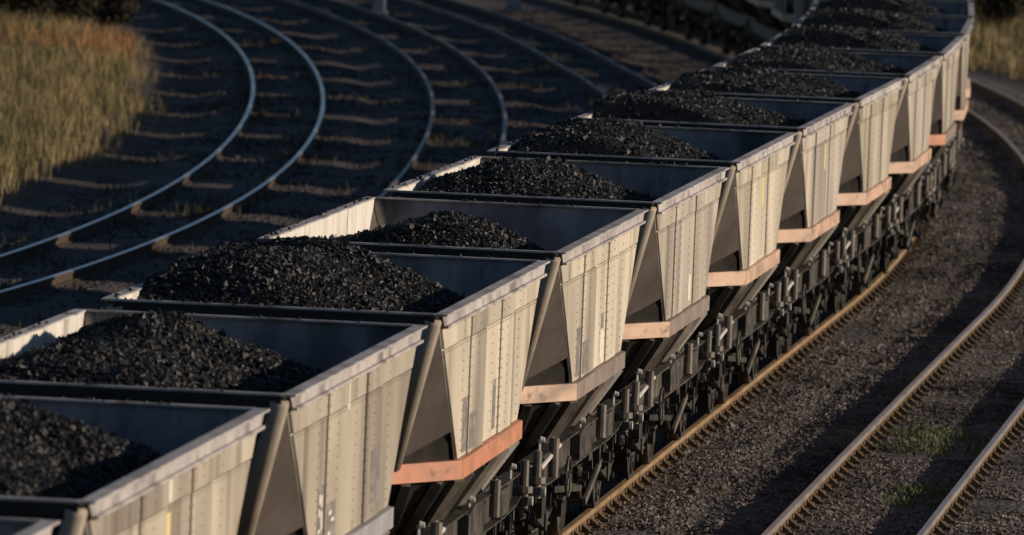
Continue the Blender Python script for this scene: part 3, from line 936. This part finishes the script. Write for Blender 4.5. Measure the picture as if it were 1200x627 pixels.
g = np.random.default_rng(5)
def right_side(x, y):
    d = dist_to(LINE['train'], x, y); u = 600 + x / y * FPX
    r = dist_to(LINE['right'], x, y)
    on_rail = (np.abs(np.abs(r) - .77) < .16) | (np.abs(d - .75) < .1)
    return (d > -.4) & (d < 9) & (u < 1330) & ~on_rail & (vnoise(x + 90, y, 1.1, 8) > -.28)
c1, s1 = scatter(190000, (-2, 14), (82, 135), right_side, (.013, .034), g)
s1 = s1 * np.where(g.random(len(s1)) < .06, 1.7, 1.0)
c2, s2 = scatter(60000, (2, 16), (135, 200), right_side, (.022, .045), g)
v, f = lumps(np.concatenate([c1, c2]), np.concatenate([s1, s2]), g, .8)
tag(link('ballast_gravel', np_mesh('ballast_gravel', v, f, M['stone'])), 'loose grey brown ballast stones beside the train and between the rails', 'gravel', kind='stuff')

def left_side(x, y):
    d = dist_to(LINE['siding_a'], x, y); r = dist_to(LINE['train'], x, y)
    return (d > -2.4) & (r < -1.7) & (vnoise(x + 90, y, 1.6, 9) > -.05)
c1, s1 = scatter(70000, (-14, 6), (112, 250), left_side, (.02, .05), g)
v, f = lumps(c1, s1, g, .7)
tag(link('cinder_gravel', np_mesh('cinder_gravel', v, f, M['cinder'])), 'dark scattered cinders and stones between the curving sidings', 'gravel', kind='stuff')


# ------------------------------------------------------------------ vegetation
def blades(x, y, h, w, lean, g):
    n = len(x)
    z, _ = ground_z(x, y)
    a = g.uniform(0, 2 * np.pi, n)
    ca, sa = np.cos(a), np.sin(a)
    la = g.uniform(0, 2 * np.pi, n)
    lx, ly = np.cos(la) * lean * h * g.uniform(.2, 1, n), np.sin(la) * lean * h * g.uniform(.2, 1, n)
    V = np.zeros((n, 5, 3))
    V[:, 0] = np.stack([x - ca * w, y - sa * w, z - .02], 1)
    V[:, 1] = np.stack([x + ca * w, y + sa * w, z - .02], 1)
    V[:, 2] = np.stack([x + ca * w * .8 + lx * .35, y + sa * w * .8 + ly * .35, z + h * .6], 1)
    V[:, 3] = np.stack([x - ca * w * .8 + lx * .35, y - sa * w * .8 + ly * .35, z + h * .6], 1)
    V[:, 4] = np.stack([x + lx, y + ly, z + h], 1)
    b = np.arange(n)[:, None] * 5
    F = np.concatenate([b + [0, 1, 2], b + [0, 2, 3], b + [3, 2, 4]])
    return V.reshape(-1, 3), F


def grass(name, n, xr, yr, cond, hr, wr, lean, mat, label, cat, seed):
    g = np.random.default_rng(seed)
    x, y = g.uniform(*xr, n), g.uniform(*yr, n)
    k = cond(x, y)
    x, y = x[k], y[k]
    h = g.uniform(*hr, len(x)) * (.75 + .9 * np.clip(vnoise(x + 200, y, 1.7, seed) + .4, 0, 1))
    V, F = blades(x, y, h, g.uniform(*wr, len(x)), lean, g)
    return tag(link(name, np_mesh(name, V, F, mat)), label, cat, kind='stuff')


def left_field(x, y):
    d = dist_to(LINE['siding_a'], x, y) + 2.5 + 1.0 * vnoise(x + 70, y, 5.0, 21) + 1.1 * vnoise(x + 70, y, 1.3, 52) + .008 * (y - 150)
    u = 600 + x / y * FPX
    return (d < 0) & (u > -60) & (vnoise(x + 9, y, .06, 63) + .5 < np.clip(-d / 1.6, 0, 1) + .04) & (y < 211 + 8 * vnoise(x, y, 1.5, 61)) & (vnoise(x + 70, y, 1.0, 22) > -.25 - .25 * np.clip(-d / 2, 0, 1))
grass('tall_grass', 200000, (-19, -6), (136, 262), left_field, (.18, .46), (.004, .010), .42, M['grass_dry'], 'tall dry straw coloured grass beside the shiny siding', 'grass', 31)

def red_band(x, y):
    d = dist_to(LINE['siding_a'], x, y) + 3.1 + 1.0 * vnoise(x + 70, y, 5.0, 21) + .008 * (y - 150)
    u = 600 + x / y * FPX
    return (d < 0) & (u > -60) & (vnoise(x + 20, y, 3.5, 41) + .35 - ((y - 199) / 12) ** 2 > .10)
grass('dock_stalks', 22000, (-19, -6), (182, 224), red_band, (.30, .58), (.005, .011), .35, M['stalk'], 'tall rusty red stalks standing in the dry grass', 'stalks', 43)


def right_field(x, y):
    d = dist_to(LINE['right'], x, y) - 2.4 - 1.2 * vnoise(x + 70, y, 4.0, 23)
    u = 600 + x / y * FPX
    return (d > 0) & (u < 1280) & (vnoise(x + 70, y, 1.2, 24) > -.3)
grass('rough_grass', 42000, (8, 24), (182, 262), right_field, (.2, .5), (.008, .016), .5, M['grass_dry'], 'rough olive brown grass outside the far bend of the empty track', 'grass', 33)

def green_patch(x, y):
    q = np.minimum(((x - 5.15) / .85) ** 2 + ((y - 101.0) / 2.4) ** 2, ((x - 4.7) / .7) ** 2 + ((y - 93.5) / 2.2) ** 2 + .35)
    q = np.where(np.abs(np.abs(dist_to(LINE['right'], x, y)) - .77) < .12, 9, q)
    return (q < 1) & (vnoise(x + 10, y, .35, 25) > q * .5 - .35)
grass('green_grass_patch', 14000, (3.3, 6.8), (90, 106), green_patch, (.03, .09), (.004, .008), .7, M['grass_green'], 'small patch of green grass between the rails of the empty track', 'grass', 35)

def weeds(x, y):
    d = dist_to(LINE['siding_a'], x, y); d2 = dist_to(LINE['siding_b'], x, y)
    m = vnoise(x + 40, y, 1.4, 26) + .6 * vnoise(x + 40, y, .5, 27)
    near = (np.abs(np.abs(d) - .75) < .35) * .10 + (np.abs(d) < .7) * .08 + (np.abs(np.abs(d2) - .75) < .3) * .08
    return (d > -2.6) & (dist_to(LINE['train'], x, y) < -5.5) & (m + near > .33) & (np.abs(np.abs(d) - .75) > .08) & (np.abs(np.abs(d2) - .75) > .08)
grass('track_weeds', 60000, (-14, 4), (112, 215), weeds, (.06, .20), (.006, .013), .6, M['weed'], 'low brown and green weeds growing between the sidings', 'weeds', 37)

def right_weeds(x, y):
    d = dist_to(LINE['right'], x, y)
    m = vnoise(x + 40, y, 1.1, 28) + .6 * vnoise(x + 40, y, .4, 29)
    return (np.abs(np.abs(d) - .77) > .10) & (d > -1.2) & (d < 3.2) & (m > .26)
grass('ballast_weeds', 30000, (0, 14), (84, 190), right_weeds, (.02, .08), (.004, .009), .7, M['weed'], 'thin low weeds in the ballast of the empty track', 'weeds', 39)


def shrub(x, y, r, h, seed, label):
    g = np.random.default_rng(seed)
    t = bpy.data.objects.new('shrub', None)
    COL.objects.link(t)
    z = float(ground_z(np.array([x]), np.array([y]))[0][0])
    t.location = (x, y, z)
    tag(t, label, 'shrub', 'dark scrub at the edge of the yard')
    st = MB()
    tips = []
    for k in range(11):
        a = g.uniform(0, 2 * math.pi); e = g.uniform(.25, 1.0)
        tip = (math.cos(a) * r * e, math.sin(a) * r * e, h * g.uniform(.55, .98))
        mid = (tip[0] * .35, tip[1] * .35, tip[2] * .5)
        st.tube((g.normal(0, .05), g.normal(0, .05), -.05), mid, .035, 6, .022)
        st.tube(mid, tip, .022, 6, .006)
        tips += [tip, mid]
    link('stem', st.mesh('stem', M['bark']), t)
    n = 5200
    ci = g.integers(0, len(tips), n)
    c = np.array(tips)[ci] + g.normal(0, 1, (n, 3)) * np.array([r * .24, r * .24, h * .15])
    c[:, 2] = np.maximum(c[:, 2], .06)
    u = g.normal(0, 1, (n, 3)); u /= np.linalg.norm(u, axis=1)[:, None]
    w = g.normal(0, 1, (n, 3)); w -= (w * u).sum(1)[:, None] * u; w /= np.linalg.norm(w, axis=1)[:, None]
    s = g.uniform(.03, .075, n)[:, None]
    V = np.stack([c - u * s, c + w * s * .5, c + u * s, c - w * s * .5], 1).reshape(-1, 3)
    F = np.arange(n * 4).reshape(n, 4)
    link('foliage', np_mesh('foliage', V, F, M['leaf']), t)
    return t


for k, (x, y, r, h, lab) in enumerate((
        (-12.5, 213, .75, .9, 'dark brown shrub behind the dry grass at the frame edge'),
        (-11.5, 215, .75, 1.0, 'dark brown shrub behind the dry grass, second from the frame edge'),
        (-10.6, 219, .65, .8, 'dark shrub behind the dry grass, third from the frame edge'),
        (-11.4, 224, .7, .9, 'dark shrub standing farthest back behind the dry grass'),
        (13.3, 238, 1.1, 1.7, 'dark green shrub beyond the rough grass, close beside the train'),
        (15.2, 236, 1.2, 1.6, 'dark green shrub beyond the rough grass at the frame edge'))):
    shrub(x, y, r, h, 60 + k, lab)

# ------------------------------------------------------------------ small yard things
def cabinet(x, y, w, label):
    t = bpy.data.objects.new('relay_cabinet', None)
    COL.objects.link(t)
    t.location = (x, y, -.26)
    tag(t, label, 'cabinet', 'pale lineside cabinets')
    link('plinth', MB().box(-w / 2 - .05, w / 2 + .05, -.24, .24, 0, .12).mesh('plinth', M['concrete']), t)
    link('body', MB().box(-w / 2, w / 2, -.2, .2, .121, 1.1).mesh('body', M['concrete']), t)
    link('door', MB().box(-w / 2 + .04, w / 2 - .04, -.222, -.2, .18, 1.04).mesh('door', M['concrete']), t)
    link('lid', MB().prism([(-w / 2 - .04, -.25, 1.101), (w / 2 + .04, -.25, 1.101), (w / 2 + .04, .25, 1.101), (-w / 2 - .04, .25, 1.101)], (0, 0, .05)).mesh('lid', M['concrete']), t)


cabinet(-4.0, 238.0, .34, 'pale blue grey lineside cabinet beside the middle siding, only its foot in view')
cabinet(-.25, 246.0, .42, 'pale lineside cabinet beside the dull rusty siding at the top frame edge')

pu = []
for k in range(26):
    a = 2 * math.pi * k / 26
    r = 1 + .22 * math.sin(3 * a + 1) + .12 * math.sin(5 * a)
    pu.append((2.05 + .42 * r * math.cos(a), 196.5 + 1.6 * r * math.sin(a)))
zz = max(float(ground_z(np.array([p[0]]), np.array([p[1]]))[0][0]) for p in pu) - .005
pm_ = MB()
pm_.add([(x, y, zz) for x, y in pu], [tuple(range(26))])
tag(link('water', pm_.mesh('water', M['water'])), 'small puddle between the dull rusty siding and the train', kind='structure')
